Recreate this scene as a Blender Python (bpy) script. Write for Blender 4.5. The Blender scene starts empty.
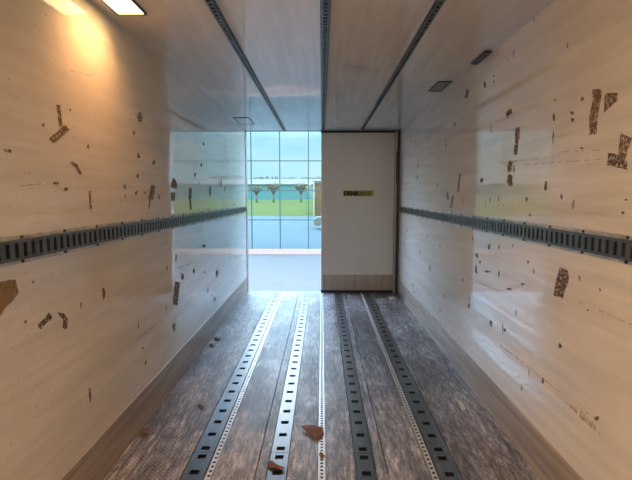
import bpy, bmesh, math, random
from mathutils import Vector, Matrix
random.seed(7)
S = bpy.context.scene
COL = S.collection

# ---------------------------------------------------------------- camera
FPX = 456.0
PITCH, YAW = math.atan(44.5 / FPX), math.atan(6.0 / FPX)
EYE = Vector((0.0, 0.0, 1.6))
cd = bpy.data.cameras.new('camera'); cam = bpy.data.objects.new('camera', cd); COL.objects.link(cam)
cd.sensor_width = 36.0; cd.lens = 36.0 * FPX / 632.0; cd.clip_end = 2000; cd.clip_start = 0.02
cam.location = EYE
cam.rotation_euler = (math.pi / 2 - PITCH, 0, YAW)
S.camera = cam
S.view_settings.view_transform = 'Standard'; S.view_settings.look = 'None'
S.view_settings.exposure = 0.15; S.view_settings.gamma = 1.0; S.view_settings.use_curve_mapping = False
RC = cam.rotation_euler.to_matrix()

def ray(px, py):
    return (RC @ Vector(((px - 316.0) / FPX, (240.0 - py) / FPX, -1.0))).normalized()
def on_x(px, py, X):
    d = ray(px, py); return EYE + d * (X / d.x)
def on_z(px, py, Z):
    d = ray(px, py); return EYE + d * ((Z - EYE.z) / d.z)

# ---------------------------------------------------------------- node helpers
def newmat(name):
    m = bpy.data.materials.new(name); m.use_nodes = True
    nt = m.node_tree; b = nt.nodes['Principled BSDF']
    return m, nt, b
def N(nt, typ, **kw):
    n = nt.nodes.new(typ)
    for k, v in kw.items():
        if k in n.inputs: n.inputs[k].default_value = v
        else: setattr(n, k, v)
    return n
def L(nt, a, b): nt.links.new(a, b)
def coords(nt, scale=(1, 1, 1), rot=(0, 0, 0)):
    tc = N(nt, 'ShaderNodeTexCoord'); mp = N(nt, 'ShaderNodeMapping')
    mp.inputs['Scale'].default_value = scale; mp.inputs['Rotation'].default_value = rot
    L(nt, tc.outputs['Object'], mp.inputs['Vector']); return mp.outputs['Vector']
def noise(nt, scale, detail=4, rough=.55, vec=None, vs=(1, 1, 1), rot=(0, 0, 0)):
    n = N(nt, 'ShaderNodeTexNoise'); n.inputs['Scale'].default_value = scale
    n.inputs['Detail'].default_value = detail; n.inputs['Roughness'].default_value = rough
    L(nt, vec if vec else coords(nt, vs, rot), n.inputs['Vector']); return n.outputs['Fac']
def ramp(nt, fac, stops):
    r = N(nt, 'ShaderNodeValToRGB'); e = r.color_ramp.elements
    while len(e) < len(stops): e.new(.5)
    for i, (p, c) in enumerate(stops):
        e[i].position = p; e[i].color = c if len(c) == 4 else (*c, 1)
    L(nt, fac, r.inputs['Fac']); return r.outputs['Color']
def mix(nt, fac, a, b, mode='MIX'):
    m = N(nt, 'ShaderNodeMix'); m.data_type = 'RGBA'; m.blend_type = mode
    for i, v in ((0, fac), (6, a), (7, b)):
        if hasattr(v, 'node'): L(nt, v, m.inputs[i])
        else: m.inputs[i].default_value = v if i == 0 else (*v, 1) if len(v) == 3 else v
    return m.outputs[2]
def bump(nt, b, h, strength=.2, dist=.01):
    n = N(nt, 'ShaderNodeBump'); n.inputs['Strength'].default_value = strength; n.inputs['Distance'].default_value = dist
    L(nt, h, n.inputs['Height']); L(nt, n.outputs['Normal'], b.inputs['Normal']); return n
def simple(name, col, rough=.6, metal=0.0, var=0.25, scale=12, vs=(1, 1, 1), bmp=.1):
    m, nt, b = newmat(name)
    f = noise(nt, scale, vs=vs)
    c2 = tuple(c * (1 - var) for c in col)
    L(nt, ramp(nt, f, [(.3, c2), (.7, col)]), b.inputs['Base Color'])
    b.inputs['Roughness'].default_value = rough; b.inputs['Metallic'].default_value = metal
    if bmp: bump(nt, b, f, bmp, .004)
    else: b.inputs['Specular IOR Level'].default_value = .1
    return m

# ---------------------------------------------------------------- world and sun
w = bpy.data.worlds.new('sky'); S.world = w; w.use_nodes = True
nt = w.node_tree; bg = nt.nodes['Background']
tc = N(nt, 'ShaderNodeTexCoord')
sep = N(nt, 'ShaderNodeSeparateXYZ'); L(nt, tc.outputs['Generated'], sep.inputs[0])
mr = N(nt, 'ShaderNodeMapRange'); mr.inputs['From Min'].default_value = 0; mr.inputs['From Max'].default_value = .5
L(nt, sep.outputs['Z'], mr.inputs['Value'])
base = ramp(nt, mr.outputs[0], [(0, (.80, .92, 1.0)), (.35, (.46, .76, 1.0)), (1, (.34, .58, .98))])
mp = N(nt, 'ShaderNodeMapping'); mp.inputs['Scale'].default_value = (2.0, 2.0, 5.0); L(nt, tc.outputs['Generated'], mp.inputs['Vector'])
cl = N(nt, 'ShaderNodeTexNoise'); cl.inputs['Scale'].default_value = 2.3; cl.inputs['Detail'].default_value = 7
L(nt, mp.outputs[0], cl.inputs['Vector'])
cm = ramp(nt, cl.outputs['Fac'], [(.48, (0, 0, 0)), (.68, (.85, .85, .85))])
L(nt, mix(nt, cm, base, (.98, .98, 1.0)), bg.inputs['Color'])
grad = N(nt, 'ShaderNodeMapRange'); grad.inputs['From Min'].default_value = .12; grad.inputs['From Max'].default_value = .30
grad.inputs['To Min'].default_value = 1.3; grad.inputs['To Max'].default_value = 6.0
L(nt, sep.outputs['Z'], grad.inputs['Value']); 
# added unseen sky brightness, high to the left, lighting the right wall
dt = N(nt, 'ShaderNodeVectorMath', operation='DOT_PRODUCT'); L(nt, tc.outputs['Generated'], dt.inputs[0])
dt.inputs[1].default_value = Vector((-.66, .58, .47)).normalized()
mx0 = N(nt, 'ShaderNodeMath', operation='MAXIMUM'); L(nt, dt.outputs['Value'], mx0.inputs[0]); mx0.inputs[1].default_value = 0
pw = N(nt, 'ShaderNodeMath', operation='POWER'); L(nt, mx0.outputs[0], pw.inputs[0]); pw.inputs[1].default_value = 6
gt = N(nt, 'ShaderNodeMapRange'); gt.inputs['From Min'].default_value = .13; gt.inputs['From Max'].default_value = .32; gt.inputs['To Max'].default_value = 19
L(nt, sep.outputs['Z'], gt.inputs['Value'])
gm = N(nt, 'ShaderNodeMath', operation='MULTIPLY_ADD'); L(nt, pw.outputs[0], gm.inputs[0]); L(nt, gt.outputs[0], gm.inputs[1]); L(nt, grad.outputs[0], gm.inputs[2])
L(nt, gm.outputs[0], bg.inputs['Strength'])

sd = bpy.data.lights.new('sun', 'SUN'); sd.energy = 3.5; sd.angle = math.radians(60); sd.color = (1, .93, .84)
sun = bpy.data.objects.new('sun', sd); COL.objects.link(sun)
sun.rotation_euler = (math.radians(50), 0, math.radians(-25))   # from behind the trailer, high

# ---------------------------------------------------------------- mesh helpers
class MB:
    def __init__(s): s.v = []; s.f = []; s.mi = []
    def quad(s, a, b, c, d, mi=0):
        n = len(s.v); s.v += [a, b, c, d]; s.f.append((n, n + 1, n + 2, n + 3)); s.mi.append(mi)
    def poly(s, pts, mi=0):
        n = len(s.v); s.v += pts; s.f.append(tuple(range(n, n + len(pts)))); s.mi.append(mi)
    def box(s, x0, x1, y0, y1, z0, z1, mi=0):
        n = len(s.v)
        s.v += [(x, y, z) for z in (z0, z1) for y in (y0, y1) for x in (x0, x1)]
        for q in ((0, 2, 3, 1), (4, 5, 7, 6), (0, 1, 5, 4), (2, 6, 7, 3), (0, 4, 6, 2), (1, 3, 7, 5)):
            s.f.append(tuple(n + i for i in q)); s.mi.append(mi)
    def prism(s, pts, off, mi=0):
        """extrude polygon pts by vector off"""
        n = len(s.v); k = len(pts); o = Vector(off)
        s.v += [tuple(p) for p in pts] + [tuple(Vector(p) + o) for p in pts]
        s.f.append(tuple(range(n, n + k))); s.mi.append(mi)
        s.f.append(tuple(range(n + 2 * k - 1, n + k - 1, -1))); s.mi.append(mi)
        for i in range(k):
            j = (i + 1) % k; s.f.append((n + i, n + j, n + k + j, n + k + i)); s.mi.append(mi)
    def tube(s, p0, p1, r0, r1, k=8, mi=0, cap=True):
        p0, p1 = Vector(p0), Vector(p1); d = (p1 - p0).normalized()
        u = d.orthogonal().normalized(); v = d.cross(u); n = len(s.v)
        for p, r in ((p0, r0), (p1, r1)):
            for i in range(k):
                a = 2 * math.pi * i / k; s.v.append(tuple(p + (u * math.cos(a) + v * math.sin(a)) * r))
        for i in range(k):
            j = (i + 1) % k; s.f.append((n + i, n + j, n + k + j, n + k + i)); s.mi.append(mi)
        if cap:
            s.f.append(tuple(n + i for i in range(k - 1, -1, -1))); s.mi.append(mi)
            s.f.append(tuple(n + k + i for i in range(k))); s.mi.append(mi)
    def build(s, name, mats, parent=None, bevel=0, smooth=False):
        me = bpy.data.meshes.new(name); me.from_pydata([tuple(p) for p in s.v], [], s.f)
        for m in (mats if isinstance(mats, (list, tuple)) else [mats]): me.materials.append(m)
        for p, i in zip(me.polygons, s.mi): p.material_index = i; p.use_smooth = smooth
        bm = bmesh.new(); bm.from_mesh(me); bmesh.ops.remove_doubles(bm, verts=bm.verts, dist=1e-6)
        bmesh.ops.recalc_face_normals(bm, faces=bm.faces); bm.to_mesh(me); bm.free()
        o = bpy.data.objects.new(name, me); COL.objects.link(o)
        if parent:
            o.parent = parent; o.matrix_parent_inverse = Matrix.Translation(parent.location).inverted()
        if bevel:
            b = o.modifiers.new('bevel', 'BEVEL'); b.width = bevel; b.segments = 2; b.limit_method = 'ANGLE'
        return o
def tag(o, label, cat, group=None):
    o['label'] = label; o['category'] = cat
    if group: o['group'] = group
    return o
def empty(name, loc, label, cat, group=None):
    o = bpy.data.objects.new(name, None); o.location = loc; COL.objects.link(o); o.empty_display_size = .1
    return tag(o, label, cat, group)
def struct(o): o['kind'] = 'structure'; return o

# ---------------------------------------------------------------- materials
def wall_material(name, base=(.80, .76, .69), rough=.045, specks=True, streak=(1, .12, 1.6), wav=.0006):
    m, nt, b = newmat(name)
    big = noise(nt, 1.3, 5, .6, vs=(1, 1, 1))
    st = noise(nt, 9, 6, .65, vs=streak, rot=(.04, 0, 0))
    c = ramp(nt, big, [(.3, tuple(x * .86 for x in base)), (.7, base)])
    c = mix(nt, ramp(nt, st, [(.38, (1, 1, 1)), (.62, (0, 0, 0))]), c, tuple(x * .82 for x in base))
    if specks:
        for sc, th, col, vs in ((5.5, .10, (.22, .13, .07), (1, 1, .55)), (15, .11, (.26, .18, .11), (1, 1, .5)), (34, .14, (.34, .26, .19), (1, 1, .8))):
            v = N(nt, 'ShaderNodeTexVoronoi'); v.inputs['Scale'].default_value = sc
            L(nt, coords(nt, vs), v.inputs['Vector'])
            d = N(nt, 'ShaderNodeMath', operation='SUBTRACT'); L(nt, v.outputs['Distance'], d.inputs[0])
            nn = noise(nt, sc * 3.2, 3)
            mm = N(nt, 'ShaderNodeMath', operation='MULTIPLY'); L(nt, nn, mm.inputs[0]); mm.inputs[1].default_value = th * 2.1; 
            gate = N(nt, 'ShaderNodeSeparateColor'); L(nt, v.outputs['Color'], gate.inputs[0])
            g2 = N(nt, 'ShaderNodeMath', operation='GREATER_THAN'); L(nt, gate.outputs[0], g2.inputs[0]); g2.inputs[1].default_value = .80
            ms = N(nt, 'ShaderNodeMath', operation='MULTIPLY'); L(nt, mm.outputs[0], ms.inputs[0]); L(nt, g2.outputs[0], ms.inputs[1])
            lt = N(nt, 'ShaderNodeMath', operation='LESS_THAN'); L(nt, v.outputs['Distance'], lt.inputs[0]); 
            sub = N(nt, 'ShaderNodeMath', operation='SUBTRACT'); L(nt, ms.outputs[0], sub.inputs[0]); sub.inputs[1].default_value = th * .35
            L(nt, sub.outputs[0], lt.inputs[1])
            sc_ = N(nt, 'ShaderNodeMath', operation='MULTIPLY'); L(nt, lt.outputs[0], sc_.inputs[0]); sc_.inputs[1].default_value = .75
            c = mix(nt, sc_.outputs[0], c, col)
    L(nt, c, b.inputs['Base Color'])
    rr = N(nt, 'ShaderNodeMapRange'); L(nt, st, rr.inputs['Value'])
    rr.inputs['To Min'].default_value = rough * .5; rr.inputs['To Max'].default_value = rough * 1.9
    L(nt, rr.outputs[0], b.inputs['Roughness'])
    b.inputs['IOR'].default_value = 1.48
    wv = noise(nt, 2.2, 2, .4, vs=(1, 1, 1)); bump(nt, b, wv, .3, wav * 10)
    return m
M_wall = wall_material('grp_wall')
M_ceil = wall_material('grp_ceiling', (.75, .725, .685), .045, False, (1.6, .12, 1), .001)
M_kick = simple('scuffed_kick_plate', (.46, .38, .30), .38, .05, .5, 20, (1, .06, 1.5), .15)
M_door = simple('door_panel_grey', (.66, .66, .61), .35, 0, .08, 2, (1, 1, .4), .02)
M_doorkick = simple('door_kick_aluminium', (.42, .39, .35), .4, .3, .25, 14, (1, 1, .1), .08)
M_dark = simple('black_rubber', (.015, .014, .014), .6)
M_out = simple('trailer_skin', (.6, .6, .6), .4)
M_alu = simple('galvanised_track', (.20, .21, .21), .33, .9, .22, 30, (1, .25, 1), .06)
M_alu2 = simple('bright_aluminium_strip', (.68, .70, .71), .34, .45, .15, 30, (1, .25, 1), .05)
M_rail = simple('cargo_rail_metal', (.15, .15, .135), .40, .75, .35, 22, (1, .5, 1), .1)
M_flange = simple('rail_flange_metal', (.60, .59, .55), .4, .3, .45, 26, (1, .6, 1), .1)
M_rivet = simple('rusty_rivet', (.05, .025, .015), .7)
M_trough = simple('dirt_in_trough', (.06, .042, .034), .9)
M_post = simple('dark_post', (.07, .07, .07), .45, .4)
M_jamb = simple('jamb_metal', (.50, .52, .52), .3, .5, .15)
M_lens = simple('fitting_lens', (.16, .165, .15), .35)
M_void = simple('dark_gap', (.02, .017, .015), .9)
M_frame = simple('fitting_frame', (.06, .06, .055), .45)

def floor_material():
    m, nt, b = newmat('wire_mesh_plywood')
    lane = noise(nt, 13, 5, .7, vs=(1, .05, 1))
    grain = noise(nt, 42, 6, .8, vs=(1, .16, 1))
    patchy = noise(nt, 3.0, 7, .72, vs=(1, .45, 1))
    spots = noise(nt, 30, 6, .8, vs=(1, .5, 1))
    dark = ramp(nt, grain, [(.40, (.034, .026, .025)), (.52, (.10, .082, .080)), (.63, (.24, .21, .205))])
    worn = ramp(nt, grain, [(.40, (.12, .10, .098)), (.50, (.30, .275, .27)), (.62, (.62, .60, .60))])
    ad0 = N(nt, 'ShaderNodeMath', operation='ADD'); L(nt, lane, ad0.inputs[0]); L(nt, patchy, ad0.inputs[1])
    hf = N(nt, 'ShaderNodeMath', operation='MULTIPLY'); L(nt, ad0.outputs[0], hf.inputs[0]); hf.inputs[1].default_value = .5
    c = mix(nt, ramp(nt, hf.outputs[0], [(.44, (.05, .05, .05)), (.58, (1, 1, 1))]), dark, worn)
    c = mix(nt, ramp(nt, spots, [(.57, (0, 0, 0)), (.63, (.9, .9, .9))]), c, (.035, .022, .020))
    hs = []
    for rz in (.85, -.85):
        wv = N(nt, 'ShaderNodeTexWave'); wv.inputs['Scale'].default_value = 15; wv.inputs['Distortion'].default_value = 1.2
        L(nt, coords(nt, (1, 1, 1), (0, 0, rz)), wv.inputs['Vector']); hs.append(wv.outputs['Fac'])
    mu = N(nt, 'ShaderNodeMath', operation='MULTIPLY'); L(nt, hs[0], mu.inputs[0]); L(nt, hs[1], mu.inputs[1])
    meshed = ramp(nt, patchy, [(.45, (.75, .75, .75)), (.56, (.05, .05, .05))])
    hm = N(nt, 'ShaderNodeMath', operation='MULTIPLY'); L(nt, mu.outputs[0], hm.inputs[0]); L(nt, meshed, hm.inputs[1])
    c = mix(nt, hm.outputs[0], c, (.03, .022, .021))
    L(nt, c, b.inputs['Base Color'])
    ad = N(nt, 'ShaderNodeMath', operation='MULTIPLY_ADD'); L(nt, grain, ad.inputs[0]); ad.inputs[1].default_value = 1.6; L(nt, hm.outputs[0], ad.inputs[2])
    bump(nt, b, ad.outputs[0], .6, .004)
    rr = N(nt, 'ShaderNodeMapRange'); L(nt, lane, rr.inputs['Value'])
    rr.inputs['From Min'].default_value = .3; rr.inputs['From Max'].default_value = .7
    rr.inputs['To Min'].default_value = .24; rr.inputs['To Max'].default_value = .48
    L(nt, rr.outputs[0], b.inputs['Roughness'])
    b.inputs['IOR'].default_value = 1.55
    return m
M_floor = floor_material()

def residue(name, col, wallc=(.76, .72, .67), th=.47, scale=60):
    m, nt, b = newmat(name)
    f = noise(nt, scale, 5, .7, vs=(1, 1, .8))
    L(nt, ramp(nt, f, [(th - .03, wallc), (th + .03, col), (.75, tuple(c * .6 for c in col))]), b.inputs['Base Color'])
    b.inputs['Roughness'].default_value = .7; bump(nt, b, f, .3, .002)
    return m
M_res = residue('tape_residue_brown', (.17, .11, .065), (.52, .43, .34), th=.44, scale=70)
M_res2 = residue('tape_residue_broken', (.11, .072, .045), (.60, .53, .46), th=.44, scale=75)
M_resL = residue('tape_residue_tan', (.30, .20, .10), th=.38, scale=30)
M_scr = residue('scratch_dark', (.36, .29, .22), th=.47, scale=40)
M_yel = simple('yellow_sticker', (.75, .5, .08), .6)

# ---------------------------------------------------------------- dimensions
HW, ZC = 1.24, 2.636
YR, YF = 7.44, -1.0            # rear frame, front bulkhead
KICK = .26
GZ = -1.15                      # yard level

# walls: inner skin, outer skin
def wall(sign, name):
    mb = MB(); x0, x1 = (HW, HW + .07) if sign > 0 else (-HW - .07, -HW)
    mb.box(x0, x1, YF - .07, YR, -.06, ZC + .07)
    return struct(mb.build(name, M_wall))
wl = wall(-1, 'wall_left'); wr = wall(1, 'wall_right')
mb = MB(); mb.box(-HW, HW, YF - .07, YF, -.06, ZC + .07); struct(mb.build('wall_front', M_wall))
mb = MB(); mb.box(-HW, HW, YF, YR, ZC, ZC + .07); struct(mb.build('ceiling', M_ceil))
for sign, nm in ((-1, 'baseboard_left'), (1, 'baseboard_right')):
    mb = MB(); x = HW * sign; xi = (HW - .004) * sign
    prof = [(x, -.001), (xi, -.001), (xi, KICK - .002), (x, KICK)]
    mb.prism([(a, YF, z) for a, z in prof], (0, YR - YF, 0))
    struct(mb.build(nm, M_kick))

# ---------------------------------------------------------------- floor boards between the tracks
TR = [(-.80, -.675), (-.665, -.63), (-.315, -.205), (-.022, .022), (.205, .315), (.63, .665), (.675, .80)]
GAPS = [(-HW, -.806), (-.626, -.386), (-.380, -.320), (-.200, -.025), (.025, .200), (.320, .38), (.386, .626), (.806, HW)]
mb = MB()
for a, b_ in GAPS: mb.box(a, b_, YF, YR, -.03, 0)
mb.box(-HW, HW, YF, YR, -.06, -.03, 1)
struct(mb.build('floor', [M_floor, M_void]))

def perforated(name, x0, x1, ys, hx, hy, mat, z=.001, th=.004, parent=None, pitchlist=None):
    """strip from x0 to x1 with a rectangular opening centred on each y in ys"""
    mb = MB(); cx = (x0 + x1) / 2; a, b = cx - hx / 2, cx + hx / 2
    y = YF
    zb = z - th
    for yc in ys:
        p, q = yc - hy / 2, yc + hy / 2
        if p <= y or q >= YR: continue
        mb.quad((a, y, z), (b, y, z), (b, p, z), (a, p, z))
        mb.quad((a, p, z), (b, p, z), (b, p, zb), (a, p, zb)); mb.quad((a, q, z), (b, q, z), (b, q, zb), (a, q, zb))
        mb.quad((a, p, z), (a, q, z), (a, q, zb), (a, p, zb)); mb.quad((b, p, z), (b, q, z), (b, q, zb), (b, p, zb))
        y_prev = y; y = q
        for s0, s1 in ((x0, a), (b, x1)):
            mb.quad((s0, y_prev, z), (s1, y_prev, z), (s1, p, z), (s0, p, z))
            mb.quad((s0, p, z), (s1, p, z), (s1, q, z), (s0, q, z))
    for s0, s1 in ((x0, a), (a, b), (b, x1)):
        mb.quad((s0, y, z), (s1, y, z), (s1, YR, z), (s0, YR, z))
    for xx in (x0, x1):
        mb.quad((xx, YF, z), (xx, YR, z), (xx, YR, -.028), (xx, YF, -.028))
    return mb.build(name, mat, parent)
big = sorted([2.655 - .16 * k for k in range(1, 22)] + [2.655] + [2.75 + .1675 * k for k in range(28)])
big = [v for v in big if YF + .05 < v < YR - .05]; bigj = big
def small(p): 
    out = []; y = YF + .04
    while y < YR - .04: out.append(y); y += p
    return out
tl = [('steel floor track with square slots nearest the left wall', big, TR[0], TR[1], -1),
      ('steel floor track with square slots just left of the floor centre', bigj, TR[2], None, 0),
      ('steel floor track with square slots just right of the floor centre', bigj, TR[4], None, 0),
      ('steel floor track with square slots nearest the right wall', big, TR[6], TR[5], 1)]
for lab, ys, t, strip, sd_ in tl:
    e = empty('floor_track', ((t[0] + t[1]) / 2, 3.2, 0), lab, 'floor track', 'slotted floor tracks')
    perforated('track_plate', t[0], t[1], ys, .052, .043, M_alu, .0015, parent=e)
    mb = MB(); mb.box(t[0] + .002, t[1] - .002, 2.700, 2.704, .0016, .0019); mb.build('joint', M_void, e)
    if strip: 
        o = perforated('perforated_strip', strip[0], strip[1], small(.045), .019, .022, M_alu2, .003, parent=e)
        o['label'] = 'brighter strip of small holes'
        mb = MB(); a, b_ = (t[1], strip[0]) if sd_ < 0 else (strip[1], t[0]); mb.box(a, b_, YF, YR, -.029, -.002)
        mb.build('groove_filler', M_trough, e)
mb_o = perforated('floor_strip', TR[3][0], TR[3][1], small(.0345), .017, .020, M_alu2, .002)
tag(mb_o, 'narrow bright perforated strip running down the centre of the floor', 'floor strip')

# ---------------------------------------------------------------- wall rails
def wall_rail(sign, lab, zlo=1.322, zhi=1.440):
    e = empty('cargo_rail', (sign * HW, 3.2, (zlo + zhi) / 2), lab, 'cargo rail', 'slotted rails along the side walls')
    X = lambda d: sign * (HW - d)
    # flanges flat on the wall
    mb = MB()
    fl = .018
    for a, b_ in ((zlo, zlo + fl), (zhi - fl, zhi)):
        mb.box(min(X(0), X(.003)), max(X(0), X(.003)), YF, YR - .12, a, b_)
    mb.build('flange', M_flange, e)
    # raised channel with slots
    z0, z1 = zlo + fl, zhi - fl; d = .022; s0, s1 = z0 + .012, z1 - .012
    mb = MB(); P = .0527; hw_ = .0115; yy = YF
    y = YF + P; x = X(d); xb = X(.006)
    mb.quad((X(.003), YF, z1), (X(.003), YR - .12, z1), (x, YR - .12, z1), (x, YF, z1))
    mb.quad((X(.003), YF, z0), (X(.003), YR - .12, z0), (x, YR - .12, z0), (x, YF, z0))
    for a, b_ in ((z0, s0), (s1, z1)): mb.quad((x, YF, a), (x, YR - .12, a), (x, YR - .12, b_), (x, YF, b_))
    while y < YR - .06:
        p, q = y - hw_, y + hw_
        mb.quad((x, yy, s0), (x, p, s0), (x, p, s1), (x, yy, s1))
        for t_ in (p, q): mb.quad((x, t_, s0), (x, t_, s1), (xb, t_, s1), (xb, t_, s0))
        for t_ in (s0, s1): mb.quad((x, p, t_), (x, q, t_), (xb, q, t_), (xb, p, t_))
        yy = q; y += P
    mb.quad((x, yy, s0), (x, YR - .12, s0), (x, YR - .12, s1), (x, yy, s1))
    mb.build('channel', M_rail, e)
    mb = MB(); mb.box(min(X(.003), X(.0055)), max(X(.003), X(.0055)), YF, YR - .12, z0 + .001, z1 - .001); mb.build('channel_back', M_trough, e)
    y = 1.851 - .315 * 6
    while y < YR - .1:
        for k, zz in enumerate((zlo + .009, zhi - .009)):
            mb = MB(); mb.tube((X(.0025), y, zz), (X(.0085), y, zz), .008, .006, 8); mb.build('rivet', M_rivet, e)
        y += .315
wall_rail(-1, 'slotted steel lashing rail running along the left wall')
wall_rail(1, 'slotted steel lashing rail running along the right wall')

# ---------------------------------------------------------------- ceiling rails
def ceiling_rail(xc, wd, lab):
    e = empty('ceiling_rail', (xc, 3.2, ZC), lab, 'ceiling rail', 'slotted rails along the ceiling')
    mb = MB(); d = .016; a, b_ = xc - wd / 2, xc + wd / 2; z = ZC - d; P = .05; hh = .014
    for x0, x1 in ((a - .01, a), (b_, b_ + .01)): mb.box(x0, x1, YF, YR, ZC - .003, ZC)
    for x_ in (a, b_): mb.quad((x_, YF, ZC), (x_, YR, ZC), (x_, YR, z), (x_, YF, z))
    i0, i1 = a + wd * .22, b_ - wd * .22
    for x0, x1 in ((a, i0), (i1, b_)): mb.quad((x0, YF, z), (x1, YF, z), (x1, YR, z), (x0, YR, z))
    y = YF + P; yy = YF; zt = ZC - .004
    while y < YR - .05:
        p, q = y - hh, y + hh
        mb.quad((i0, yy, z), (i1, yy, z), (i1, p, z), (i0, p, z))
        for t_ in (p, q): mb.quad((i0, t_, z), (i1, t_, z), (i1, t_, zt), (i0, t_, zt))
        for t_ in (i0, i1): mb.quad((t_, p, z), (t_, q, z), (t_, q, zt), (t_, p, zt))
        yy = q; y += P
    mb.quad((i0, yy, z), (i1, yy, z), (i1, YR, z), (i0, YR, z))
    mb.build('channel', M_rail, e)
    mb = MB(); mb.box(a + .001, b_ - .001, YF, YR, ZC - .0035, ZC - .0005); mb.build('channel_back', M_trough, e)
ceiling_rail(-.60, .038, 'dark slotted rail along the ceiling, left of the three')
ceiling_rail(.018, .040, 'dark slotted rail along the middle of the ceiling')
ceiling_rail(.63, .034, 'dark slotted rail along the ceiling, right of the three')

# ---------------------------------------------------------------- rear frame
mb = MB(); mb.box(-HW, HW, YR, YR + .12, ZC - .0, ZC + .14); struct(mb.build('trim_top', M_dark))
mb = MB(); mb.box(-HW - .07, -HW + .012, YR, YR + .12, -.06, ZC + .14); struct(mb.build('trim_left', M_jamb))
mb = MB(); mb.box(HW - .02, HW + .07, YR, YR + .12, -.06, ZC + .14); struct(mb.build('trim_right', M_post))
mb = MB(); mb.box(-HW, HW, YR, YR + .12, -.12, -.004); struct(mb.build('trim_sill', M_rail))
e = empty('door_post', (HW - .05, YR - .05, 0), 'dark upright door hinge post in the rear right corner', 'door post')
mb = MB(); mb.box(HW - .045, HW - .008, YR - .09, YR, .0, ZC - .002); mb.build('post', M_post, e, .003)
mb = MB(); mb.box(HW - .065, HW - .046, YR - .06, YR, .0, ZC - .03); mb.build('seal', M_jamb, e, .002)
M_red = simple('red_marker', (.16, .03, .02), .5)
mb = MB(); mb.box(HW - .058, HW - .047, YR - .064, YR - .0605, 1.80, 2.30); o = mb.build('reflector_strip', M_red, e); o['label'] = 'dull red vertical strip'

# right-hand door leaf, closed
door = MB(); door.box(-.014, HW - .07, YR, YR + .10, .03, ZC - .035)
door = struct(door.build('door_1', M_door, None, .004))
mb = MB(); mb.box(.012, HW - .075, YR - .005, YR - .0005, .045, .30); mb.build('kick_plate', M_doorkick, door, .001)
mb = MB()
mb.box(-.018, HW - .066, YR - .012, YR + .02, -.0035, .042); mb.box(-.018, HW - .066, YR - .012, YR + .02, ZC - .036, ZC - .003); mb.box(HW - .07, HW - .0205, YR + .03, YR + .09, .006, ZC - .003)
mb.build('rubber_seal', M_dark, door)
# sticker with DENK lettering
p0, p1 = Vector((.345, YR - .003, 1.69)), Vector((.83, YR - .003, 1.585))
M_sty = simple('sticker_yellow', (.42, .33, .06), .5, var=.1); M_stk = simple('sticker_black', (.02, .017, .01), .6)
M_sto = simple('sticker_worn_print', (.14, .11, .02), .6)
mb = MB(); mb.box(.345, .83, YR - .003, YR - .0008, 1.59, 1.68); st = mb.build('sticker', M_sty, door); st['label'] = 'yellow warning sticker lettered DENK'
def text(body, size, loc, rot, mat, name, parent, xs=1.0, bold=.0):
    c = bpy.data.curves.new(name, 'FONT'); c.body = body; c.size = size; c.extrude = .0006; c.offset = bold
    c.align_x = 'LEFT'; o = bpy.data.objects.new(name, c); COL.objects.link(o)
    dg = bpy.context.evaluated_depsgraph_get(); me = bpy.data.meshes.new_from_object(o.evaluated_get(dg))
    bpy.data.objects.remove(o); me.materials.append(mat)
    o = bpy.data.objects.new(name, me); COL.objects.link(o)
    o.matrix_world = Matrix.Translation(loc) @ rot.to_4x4() @ Matrix.Diagonal((xs, 1, 1, 1)); 
    if parent: o.parent = parent; o.matrix_parent_inverse = parent.matrix_world.inverted()
    return o
RX = Matrix.Rotation(math.pi / 2, 3, 'X')
text('DENK', .092, (.352, YR - .0036, 1.602), RX, M_stk, 'lettering', st, 1.0, .0065)
text('SIDE', .088, (.60, YR - .0036, 1.603), RX, M_sto, 'lettering', st, 1.16, .003)

# ---------------------------------------------------------------- ceiling lamp (lit) and fittings
M_lamp, nt, b = newmat('lamp_diffuser')
b.inputs['Base Color'].default_value = (1, .8, .5, 1); b.inputs['Emission Color'].default_value = (1, .66, .30, 1)
b.inputs['Emission Strength'].default_value = 9.0
def lamp(x0, x1, y0, y1, lab, power, color):
    e = empty('ceiling_lamp', ((x0 + x1) / 2, (y0 + y1) / 2, ZC), lab, 'ceiling lamp', 'lit ceiling lamps')
    z = ZC - .012; t = .008; mb = MB()
    for a in ((x0, x1, y0, y0 + t), (x0, x1, y1 - t, y1), (x0, x0 + t, y0 + t, y1 - t), (x1 - t, x1, y0 + t, y1 - t)): mb.box(*a, z - .003, ZC)
    mb.build('frame', M_frame, e)
    mb = MB(); mb.box(x0 + t, x1 - t, y0 + t, y1 - t, z + .004, ZC - .001); mb.build('diffuser', M_lamp, e)
    ld = bpy.data.lights.new('lamp_light', 'AREA'); ld.shape = 'RECTANGLE'; ld.size = x1 - x0 - .03; ld.size_y = y1 - y0 - .03
    ld.energy = power; ld.color = color
    lo = bpy.data.objects.new('lamp_light', ld); COL.objects.link(lo); lo.location = ((x0 + x1) / 2, (y0 + y1) / 2, z - .006)
    lo.parent = e; lo.matrix_parent_inverse = Matrix.Translation(e.location).inverted()
    return e
lamp(-1.165, -1.0, 2.30, 2.70, 'bright warm lamp on the ceiling against the left wall', 4.2, (1, .44, .15))
bpy.data.lights['lamp_light'].spread = math.radians(128)
lamp(-1.165, -1.0, -.55, -.2, 'added unseen warm fill lamp on the ceiling near the front bulkhead, left side', 92, (1, .68, .43))  # added behind the camera as fill, to warm and brighten the near walls
lamp(1.0, 1.165, -.55, -.2, 'added unseen warm fill lamp on the ceiling near the front bulkhead, right side', 8, (1, .68, .43))  # weaker second fill, also added out of view

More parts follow.
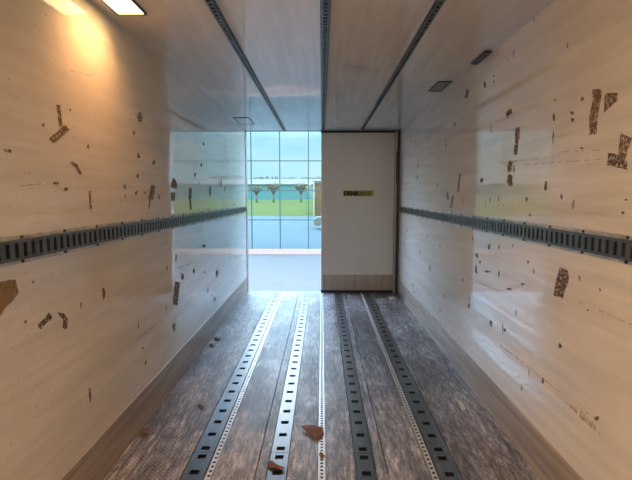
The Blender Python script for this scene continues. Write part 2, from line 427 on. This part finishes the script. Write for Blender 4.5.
def fitting(x0, x1, y0, y1, lab, drop, lens, slats):
    e = empty('ceiling_fitting', ((x0 + x1) / 2, (y0 + y1) / 2, ZC), lab, 'ceiling fitting')
    mb = MB(); t = .012; z = ZC - drop
    for a in ((x0, x1, y0, y0 + t), (x0, x1, y1 - t, y1), (x0, x0 + t, y0 + t, y1 - t), (x1 - t, x1, y0 + t, y1 - t)): mb.box(*a, z, ZC)
    mb.build('frame', M_frame, e, .002)
    mb = MB(); mb.box(x0 + t, x1 - t, y0 + t, y1 - t, z + .004, ZC - .001)
    if slats:
        for k in range(1, 3): 
            xx = x0 + (x1 - x0) * k / 3; mb.box(xx - .004, xx + .004, y0 + t, y1 - t, z + .001, z + .004)
    mb.build('cover', lens, e)
fitting(1.055, 1.185, 4.28, 4.67, 'flat grey rectangular fitting on the ceiling, farther from the camera', .008, M_lens, False)
fitting(1.165, 1.217, 3.40, 3.71, 'dark raised rectangular fitting on the ceiling at the top of the right wall', .016, M_frame, True)
fitting(-1.19, -.98, 6.2, 6.75, 'thin outlined rectangular fitting on the ceiling in the rear left corner', .006, M_ceil, False)
# faint stamp on the ceiling
M_stamp = residue('ceiling_stamp', (.58, .53, .48), (.72, .70, .68), .42, 90)
c0 = on_z(346, 71, ZC); c1 = on_z(374, 71, ZC); c2 = on_z(374, 65, ZC); c3 = on_z(346, 65, ZC)
mb = MB()
for k in range(9):
    a = k / 9 + .012; b_ = (k + 1) / 9 - .02
    if k == 6: continue
    A = c0.lerp(c1, a); B = c0.lerp(c1, b_); C_ = c3.lerp(c2, b_); D = c3.lerp(c2, a)
    mb.prism([tuple(p - Vector((0, 0, .0006))) for p in (A, B, C_, D)], (0, 0, .0004))
o = mb.build('faded_stamp', M_stamp, bpy.data.objects['ceiling']); o['label'] = 'faint brown stamped characters'

# ---------------------------------------------------------------- scuffs and tape residue on the walls
def patch(sign, pts, mat, name='tape_residue', lab=None, jit=.6, sub=4):
    X = sign * (HW - .0008); q = []
    n = len(pts)
    for i in range(n):
        a, b_ = Vector(pts[i]), Vector(pts[(i + 1) % n]); L_ = (b_ - a).length
        s = max(1, min(sub, int(L_ / 1.8)))
        for k in range(s):
            p = a.lerp(b_, k / s)
            j = jit * (1 if L_ > 4 else .5)
            q.append((p.x + random.uniform(-j, j) * .6, p.y + random.uniform(-j, j)))
    P3 = [on_x(px, py, X) for px, py in q]
    mb = MB(); mb.prism([tuple(p) for p in P3], (-sign * .0006, 0, 0))
    o = mb.build(name, mat, wl if sign < 0 else wr)
    if lab: o['label'] = lab
    return o
def strip(sign, a, b_, wpx, mat, name='tape_residue', lab=None):
    a, b_ = Vector(a), Vector(b_); d = (b_ - a).normalized(); n = Vector((-d.y, d.x)) * wpx / 2
    return patch(sign, [a + n, b_ + n, b_ - n, a - n], mat, name, lab, jit=min(.6, wpx * .16))
def blob(sign, cx, cy, w_, h_, mat=None, name='scuff_mark', rot=0):
    pts = []
    for i in range(9):
        a = 2 * math.pi * i / 9; r = random.uniform(.6, 1.15)
        x, y_ = math.cos(a) * w_ / 2 * r, math.sin(a) * h_ / 2 * r
        pts.append((cx + x * math.cos(rot) - y_ * math.sin(rot), cy + x * math.sin(rot) + y_ * math.cos(rot)))
    return patch(sign, pts, mat or M_res2, name, jit=.1)
# left wall
strip(-1, (58, 105), (61, 126), 3.6, M_res, lab='brown strip of tape residue')
strip(-1, (51, 141), (67.5, 127.5), 7, M_res)
strip(-1, (71, 162), (77, 166), 3, M_res, 'scuff_mark'); strip(-1, (76, 165), (81, 174), 2.6, M_res, 'scuff_mark')
strip(-1, (89.6, 191), (90.8, 209), 2, M_res2, 'scuff_mark')
strip(-1, (153.5, 185), (150.5, 200), 5, M_res2); strip(-1, (150, 200), (149, 209), 1.2, M_res2, 'scuff_mark')
patch(-1, [(-6, 284), (3, 281), (15, 279), (19, 293), (8, 305), (0, 316), (-8, 318)], M_resL, lab='large tan patch of tape residue')
strip(-1, (39, 327), (51, 315), 5.5, M_res2); patch(-1, [(57, 312), (64, 313), (68, 320), (67, 329), (63, 328), (63, 320)], M_res2)
patch(-1, [(174, 177), (177, 184), (177, 189), (171, 187), (171, 183)], M_res)
strip(-1, (173, 192), (173, 201), 4, M_res2); strip(-1, (190.5, 188), (190, 199), 3, M_res2); strip(-1, (190, 199), (191, 210), 1.8, M_res2, 'scuff_mark')
strip(-1, (177.5, 282), (175, 305), 5, M_res2)
blob(-1, 8, 151, 12, 4, rot=.3)
for c in ((88, 147, 3, 6), (140, 117, 6, 10), (134, 133, 2.4, 5), (138.5, 156, 4, 6), (137.5, 176, 3, 7), (56, 183, 8, 3), (66, 189, 5, 4),
          (136, 193, 3, 6), (125, 186, 2.4, 6), (145, 193, 2.6, 3.4), (159, 197, 2.6, 5), (154, 163, 3, 6), (203.6, 144, 1.6, 4), (201.5, 165, 2, 5), (195, 175, 2, 6),
          (210, 191, 3, 12), (221, 183, 2, 9), (224.5, 189, 1.8, 6), (182.5, 277, 3, 9), (193.7, 271, 2.6, 6), (204.5, 272, 1.6, 4), (217, 274, 2.4, 8),
          (203.7, 246, 4, 5), (214.7, 299, 1.5, 6), (174, 327, 4, 10), (143, 348, 3, 3), (70, 110, 2.4, 3), (43, 125, 3, 4), (26, 322, 3, 5),
          (33, 282, 3, 3), (81, 305, 1.6, 7), (125, 196, 1.6, 5), (176, 258, 1.5, 8), (180, 216, 1.8, 4), (208, 210, 1.5, 4), (234, 205, 1.2, 4), (208, 290, 1.3, 6), (167, 268, 1.5, 8)):
    blob(-1, *c)
# right wall
patch(1, [(592, 90), (602, 89), (601, 99), (598, 112), (597, 134), (589, 135), (590, 112), (593, 98)], M_res, lab='long vertical strip of brown tape residue')
patch(1, [(605, 93.5), (618, 92), (616, 102), (604, 112.5)], M_res)
patch(1, [(621, 133), (632, 138), (627, 153), (625, 160), (618, 157), (619, 145)], M_res, lab='brown tape residue, upright piece')
patch(1, [(608, 153.5), (614, 154), (627, 161), (627.5, 170), (607, 165)], M_res2, lab='brown tape residue, streaked lower piece')
blob(1, 582.5, 99, 4.5, 5, M_res); blob(1, 572.5, 113, 4, 4); blob(1, 572.5, 120, 4, 5)
patch(1, [(505.5, 113), (511, 108), (512, 113), (507, 119)], M_res2)
strip(1, (518, 127), (517, 140), 4, M_res); strip(1, (517, 140), (515, 155), 3.4, M_res2)
strip(1, (510.5, 161), (509, 172), 4, M_res); blob(1, 510, 180, 7, 13, M_res); strip(1, (546, 181), (545.5, 190), 2.2, M_res2)
strip(1, (468, 89), (466, 98), 3, M_res2); blob(1, 485, 85, 3, 8)
strip(1, (460, 174), (458, 192), 2, M_res2); strip(1, (453, 196), (451, 208), 2, M_res2)
o = blob(1, 463.3, 199.5, 4.4, 7, M_yel, 'sticker_scrap'); o['label'] = 'small yellow sticker scrap'
patch(1, [(560, 267), (568, 270), (569, 280), (565, 290), (563, 298), (554, 296), (556, 280)], M_res2, lab='blotchy dark brown residue')
for k in range(5): strip(1, (566 + k * 5, 402 + k * 2.5), (584 + k * 4, 421 + k * 3.4), .8, M_scr, 'scratch')
for c in ((494, 76, 1.6, 3), (494, 82, 1.6, 3), (454.6, 124, 2, 7), (418, 165, 1.6, 4), (417.5, 177, 2, 6), (447.5, 196, 3, 9), (481.7, 180, 4, 6), (490, 201, 1.4, 6), (582, 148, 4, 2.5),
          (469, 306, 2.4, 7), (491, 323.5, 3.4, 8, ), (489, 247, 3.4, 7), (477, 255, 3, 6), (476, 270, 2.6, 10), (509, 289, 5, 3), (487.5, 271.5, 6, 2.4), (499, 247, 1.6, 5), (499, 273, 1.6, 8),
          (523, 284, 4, 2.4), (579.6, 278, 2, 6), (560, 346, 4, 7), (596.7, 418, 5, 5), (543, 381, 3, 8), (463, 280, 3, 3), (432, 220, 1.3, 4), (420, 252, 1.5, 4), (413, 285, 1.5, 4), (414, 292, 1.5, 3),
          (407, 230, 1.3, 4), (440, 246, 1.6, 3), (446, 145, 1.6, 4), (430, 268, 1.6, 7), (530, 215, 2.5, 3), (623, 213, 3, 4), (626, 200, 4, 3), (480, 262, 1.6, 5), (555, 100, 2, 3), (600, 290, 2.4, 4), (588, 310, 2, 3),
          (528, 262, 2, 4), (505, 330, 3, 4), (440, 310, 2, 4)):
    blob(1, *c)
rs = random.Random(21)
for k in range(26):      # scattered small chips, placed on the walls in metres
    sg = -1 if k % 2 else 1; yy = rs.uniform(2.2, 7.0); zz = rs.uniform(.35, 2.4)
    if 1.28 < zz < 1.48: zz += .25
    X = sg * (HW - .0008); w_, h_ = rs.uniform(.006, .018), rs.uniform(.012, .05); P_ = []
    for i in range(8):
        a = 2 * math.pi * i / 8; q = rs.uniform(.55, 1.15); P_.append((X, yy + math.cos(a) * w_ * q, zz + math.sin(a) * h_ * q))
    mb = MB(); mb.prism(P_, (-sg * .0006, 0, 0)); mb.build('scuff_mark', M_res2, wl if sg < 0 else wr)
for sg, a, b_ in ((1, (500, 163), (560, 156)), (1, (505, 166), (632, 157)), (1, (560, 152), (600, 150)), (1, (498, 205), (520, 206)), (1, (470, 278), (500, 292)), (1, (575, 300), (632, 325)),
                  (-1, (70, 70), (92, 76)), (-1, (20, 186), (50, 183)), (-1, (178, 268), (196, 262)), (-1, (120, 352), (160, 322)), (1, (420, 305), (470, 345)), (1, (500, 345), (560, 392))):
    A, B = Vector(a), Vector(b_); n_ = Vector((-(B - A).y, (B - A).x)).normalized() * .35
    X = sg * (HW - .0006); mb = MB(); mb.prism([tuple(on_x(*p, X)) for p in (A + n_, B + n_, B - n_, A - n_)], (-sg * .0003, 0, 0))
    mb.build('scratch', M_scr, wl if sg < 0 else wr)

# ---------------------------------------------------------------- debris on the floor
def debris(name, pts, lab, cat, mat, lift=.004, curl=.012):
    P3 = [on_z(px, py, .0) for px, py in pts]; c = sum(P3, Vector()) / len(P3)
    mb = MB(); n = len(P3); cz = Vector((c.x, c.y, lift + curl))
    top = [(p.x, p.y, lift + random.uniform(0, curl)) for p in P3]
    for i in range(n):
        j = (i + 1) % n; mb.poly([top[i], top[j], tuple(cz)])
    o = mb.build(name, mat); s = o.modifiers.new('thick', 'SOLIDIFY'); s.thickness = .0025
    return tag(o, lab, cat)
M_leaf = simple('brown_debris', (.19, .085, .045), .7, 0, .5, 40)
M_paper = simple('pale_scrap', (.62, .60, .50), .8, 0, .1)
M_green = simple('greenish_scrap', (.30, .36, .26), .8, 0, .2)
debris('torn_cardboard', [(300, 429), (311, 428), (323, 429), (324, 435), (318, 442), (308, 434.5)], 'torn brown scrap lying beside the centre floor strip', 'debris', M_leaf, .004, .02)
debris('wood_splinter', [(267, 464.5), (272, 463), (278, 467), (284.5, 469), (284, 471.5), (270, 469)], 'dark brown splinter lying across the track left of centre', 'debris', M_leaf)
debris('crumb', [(320, 453), (323, 454), (325, 457), (322, 458.5), (319, 457)], 'small brown crumb on the centre floor strip', 'debris', M_leaf)
debris('paper_scrap', [(457, 401), (461, 401), (466, 410), (462, 411)], 'pale paper scrap on the floor near the right wall', 'paper', M_paper, .003, .004)
debris('debris_crumb', [(139, 432), (144, 430), (150, 433), (147, 436), (141, 437)], 'brown crumb on the floor by the left wall, near the camera', 'debris', M_leaf)
debris('debris_crumb', [(198, 405), (202, 405), (204, 408), (200, 409.5)], 'dark crumb on the floor left of the leftmost track', 'debris', M_leaf)
debris('debris_crumb', [(214, 338), (219, 338), (221, 340), (216, 341)], 'dark crumb by the left wall, the farther of two close together', 'debris', M_leaf)
debris('debris_crumb', [(209, 345), (213, 344), (215, 347), (211, 348)], 'dark crumb by the left wall, the nearer of two close together', 'debris', M_leaf)
debris('bark_chip', [(388, 297.5), (394, 297), (396, 299), (391, 300)], 'small tan chip on the floor at the foot of the rear right post', 'debris', M_paper, .003, .008)
debris('plastic_scrap', [(409, 319.4), (416, 319), (417, 320.5), (410, 321)], 'thin pale greenish scrap on the floor toward the rear right', 'debris', M_green, .003, .004)
debris('plastic_scrap', [(421, 327), (425, 326), (430, 332), (429, 336), (426, 333)], 'pale greenish scrap against the foot of the right wall', 'debris', M_green, .003, .01)

# ================================================================ OUTSIDE
def ground_mat():
    m, nt, b = newmat('yard_paving')
    f = noise(nt, 3, 8, .7); g = noise(nt, 60, 3)
    c = mix(nt, ramp(nt, f, [(.35, (.21, .215, .22)), (.65, (.26, .265, .27))]), ramp(nt, g, [(.4, (.2, .2, .2)), (.6, (.29, .29, .29))]), (.24, .245, .25))
    L(nt, ramp(nt, f, [(.35, (.084, .079, .074)), (.65, (.10, .095, .088))]), b.inputs['Base Color'])
    b.inputs['Roughness'].default_value = .85; bump(nt, b, g, .3, .01); return m
M_yard = ground_mat()
mb = MB(); mb.box(-60, 60, -14, 62, GZ - .2, GZ); struct(mb.build('ground', M_yard))
# grassy bank
M_grass = simple('grass', (.13, .125, .012), .95, 0, .25, .25, (1, 1, 1), 0)
mb = MB(); nx, ny = 60, 14
def gh(i, j):
    x = -90 + 180 * i / nx; t = j / ny; y = 62 + t * 48 + math.sin(x * .35) * 1.2 * (1 - t)
    z = GZ + 1.75 * (t ** .8) * (1 + .06 * math.sin(x * .21 + 1)); return (x, y, z + (0.02 if j else 0.005))
mb.v = [gh(i, j) for i in range(nx + 1) for j in range(ny + 1)]
for i in range(nx):
    for j in range(ny):
        a = i * (ny + 1) + j; mb.f.append((a, a + ny + 1, a + ny + 2, a + 1)); mb.mi.append(0)
o = mb.build('grass_bank', M_grass, smooth=True); struct(o)
mb = MB(); mb.box(-200, 200, 62.5, 400, GZ - .3, GZ - .01); struct(mb.build('ground_far', M_yard))
# long low building: pale roof fascia over a turquoise wall
M_teal = simple('turquoise_cladding', (.12, .25, .21), .5, 0, .1, .6, (1, 1, 3), 0)
M_white = simple('white_fascia', (.60, .49, .44), .5, 0, .05, 12, (1, 1, 1), 0)
e = empty('long_building', (-10, 134, GZ), 'long low turquoise building with a white roof edge behind the trees', 'building')
mb = MB(); mb.box(-90, 70, 130, 150, GZ, 4.75); mb.build('wall', M_teal, e)
mb = MB(); mb.box(-91, 71, 129.4, 151, 4.75, 6.25); mb.build('roof_edge', M_white, e)
M_tw = simple('bare_twigs', (.17, .12, .07), .9)
# distant bare treeline above the roof
mb = MB(); rnd = random.Random(3)
for k in range(420):
    x = rnd.uniform(-60, 40); dens = .5 + .5 * math.sin(x * .25) + (.6 if x > -12 else 0)
    h = max(.4, rnd.uniform(.2, 1.1) * dens + .9)
    for q in range(3):
        mb.tube((x, 172, GZ), (x + rnd.uniform(-.6, .6), 172 + rnd.uniform(-1, 1), 6.9 + h), .12, .05, 4)
o = tag(mb.build('treeline', M_tw), 'faint line of bare treetops above the white roof edge', 'trees'); o['kind'] = 'stuff'

# pollard trees
M_trunk = simple('tree_bark', (.16, .13, .10), .9)
M_leafy = simple('thin_brown_foliage', (.26, .15, .06), .9, 0, .4, 3)
def tree(px, topy, halfw, lab, seed):
    r = random.Random(seed); d = ray(px, 202); Y = 97.0; x = d.x / d.y * Y; bz = GZ + 1.45
    zt = EYE.z + (195.5 - topy) / FPX * Y; hw = halfw / FPX * Y
    e = empty('pollard_tree', (x, Y, bz), lab, 'tree', 'small bare trees on the grass bank')
    fork = bz + (zt - bz) * .40
    mb = MB(); mb.tube((x, Y, bz - .3), (x + r.uniform(-.1, .1), Y, fork), .22, .17, 8); mb.build('trunk', M_trunk, e, smooth=True)
    mb = MB(); tips = []
    for k in range(34):
        a = 2 * math.pi * k / 34 + r.uniform(-.2, .2); rr = hw * r.uniform(.35, 1.0)
        tip = Vector((x + math.cos(a) * rr, Y + math.sin(a) * rr, zt - r.uniform(0, .3) * (zt - fork)))
        mid = Vector((x + math.cos(a) * rr * .42, Y + math.sin(a) * rr * .42, fork + (tip.z - fork) * .5))
        mb.tube((x, Y, fork - .1), mid, .07, .045, 5, cap=False); mb.tube(mid, tip, .045, .02, 5, cap=False)
        for q in range(3):
            t2 = mid.lerp(tip, r.uniform(.3, .8)); mb.tube(t2, t2 + Vector((r.uniform(-.4, .4), r.uniform(-.4, .4), r.uniform(.2, .6))), .025, .012, 4, cap=False)
        tips.append((mid, tip))
    mb.build('branches', M_tw, e)
    mb = MB()
    for mid, tip in tips:
        for q in range(9):
            c = mid.lerp(tip, r.uniform(.35, 1.08)) + Vector([r.uniform(-.35, .35) for _ in range(3)])
            u = Vector([r.uniform(-1, 1) for _ in range(3)]).normalized() * .11; v = u.orthogonal().normalized() * .08
            mb.quad(c - u - v, c + u - v, c + u + v, c - u + v)
    mb.build('foliage', M_leafy, e)
tree(256.5, 187, 5.5, 'small tree on the grass bank, leftmost of three', 11)
tree(273.5, 184, 7.5, 'small tree on the grass bank, middle of three', 12)
tree(301, 184.5, 7.5, 'small tree on the grass bank, rightmost of three', 13)

# slatted timber shed partly hidden by the door
M_timber = simple('orange_brown_boards', (.22, .11, .035), .8, 0, .35, 2, (3, 3, .6), .2)
xs = ray(313.5, 200); xs = xs.x / xs.y * 61
e = empty('timber_shed', (xs + 2.5, 62, GZ), 'tall orange-brown timber shed partly hidden behind the closed door leaf', 'shed')
mb = MB(); mb.box(xs + .12, xs + 5, 61.1, 64, GZ, 3.35); mb.build('wall', M_timber, e)
mb = MB()
for k in range(3): mb.box(xs + 1.1 * k, xs + 1.1 * k + .13, 61.0, 61.12, GZ, 3.5)
mb.build('corner_post', M_white, e)
mb = MB()
for z in (-.2, 1.0, 2.2): mb.box(xs + .13, xs + 5, 61.03, 61.09, z, z + .16)
mb.build('cross_rail', simple('dark_timber', (.16, .10, .05), .8), e)
mb = MB(); mb.box(xs - .15, xs + 5.2, 60.9, 64.2, 3.5, 3.72); mb.build('roof', M_white, e)

# pale pickup nose
M_car = simple('beige_car_paint', (.20, .15, .10), .6, 0, .05); M_glass = simple('dark_window', (.05, .06, .07), .15); M_tyre = simple('tyre', (.02, .02, .02), .8)
YC = 37.0; xc = ray(313.6, 218); xc = xc.x / xc.y * YC
e = empty('parked_car', (xc + 2, YC + .8, GZ), 'pale parked car whose nose shows beside the closed door leaf', 'car')
prof = [(0, .55), (.02, .82), (.25, .98), (1.15, 1.10), (1.75, 1.52), (3.1, 1.56), (3.85, 1.12), (4.2, 1.05), (4.25, .5), (4.15, .32),
        (3.75, .30), (3.62, .55), (3.35, .66), (3.08, .55), (2.95, .30), (1.30, .28), (1.17, .55), (.90, .66), (.63, .55), (.50, .30), (.08, .32)]
mb = MB(); mb.prism([(xc + a, YC, GZ + z) for a, z in prof], (0, 1.65, 0)); mb.build('body', M_car, e, .04)
for yy in (YC - .005, YC + 1.645):
    mb = MB(); mb.prism([(xc + a, yy, GZ + z) for a, z in ((1.35, 1.12), (1.82, 1.46), (3.05, 1.5), (3.6, 1.14))], (0, .01, 0)); mb.build('side_window', M_glass, e)
for a in (.90, 3.35):
    for yy in (YC + .02, YC + 1.45):
        mb = MB(); mb.tube((xc + a, yy, GZ + .31), (xc + a, yy + .18, GZ + .31), .31, .31, 20); wobj = mb.build('wheel', M_tyre, e, smooth=False)
        mb = MB(); mb.tube((xc + a, yy - .01, GZ + .31), (xc + a, yy + .005, GZ + .31), .19, .19, 14); mb.build('hubcap', M_alu2, wobj)
mb = MB(); mb.box(xc - .015, xc + .12, YC + .08, YC + .4, GZ + .66, GZ + .80); mb.build('headlight', M_white, e)
mb = MB(); mb.box(xc - .015, xc + .12, YC + 1.25, YC + 1.57, GZ + .66, GZ + .80); mb.build('headlight', M_white, e)

# glass screen on a pale kerb
M_pane, nt, b = newmat('tinted_glass')
nt.nodes.remove(b); out = nt.nodes['Material Output']
tr = N(nt, 'ShaderNodeBsdfTransparent'); gl = N(nt, 'ShaderNodeBsdfGlossy'); mx = N(nt, 'ShaderNodeMixShader')
tr.inputs['Color'].default_value = (.47, .69, .71, 1); gl.inputs['Color'].default_value = (.6, .85, .85, 1); gl.inputs['Roughness'].default_value = .02
lw = N(nt, 'ShaderNodeFresnel'); lw.inputs['IOR'].default_value = 1.6
L(nt, lw.outputs[0], mx.inputs[0]); L(nt, tr.outputs[0], mx.inputs[1]); L(nt, gl.outputs[0], mx.inputs[2]); L(nt, mx.outputs[0], out.inputs['Surface'])
M_mull = simple('mullion_teal', (.03, .07, .08), .6, 0, .1)
M_kerb = simple('pale_pink_kerb', (.38, .30, .27), .8, 0, .1, 8)
YG = 21.4; KZ = GZ + .24
mb = MB(); mb.box(-9.5, 9.5, YG - .15, YG + .25, GZ, KZ); tag(mb.build('kerb', M_kerb), 'pale pinkish kerb under the glass screen at the back of the yard', 'kerb')
e = empty('glass_screen', (0, YG, KZ), 'tall tinted glass screen of square panes across the yard', 'glass screen')
x_m = ray(280, 200); x_m = x_m.x / x_m.y * YG; PW = 28.4 / FPX * YG; PH = 1.37
zs = [KZ + k * PH for k in range(6)]
cols = [x_m + k * PW for k in range(-5, 9)]
for k in range(len(cols)):
    mb = MB(); mb.box(cols[k] - .022, cols[k] + .022, YG - .05, YG + .04, KZ, zs[-1]); mb.build('mullion', M_mull, e)
for z in zs:
    mb = MB(); mb.box(cols[0], cols[-1], YG - .03, YG + .03, z - .02 if z > KZ else z, z + .02); mb.build('transom', M_mull, e)
for i in range(len(cols) - 1):
    for j in range(len(zs) - 1):
        mb = MB(); y0 = YG + random.uniform(-.002, .002)
        mb.quad((cols[i] + .02, y0, zs[j] + .02), (cols[i + 1] - .02, y0, zs[j] + .02), (cols[i + 1] - .02, y0, zs[j + 1] - .02), (cols[i] + .02, y0, zs[j + 1] - .02))
        mb.build('pane', M_pane, e)
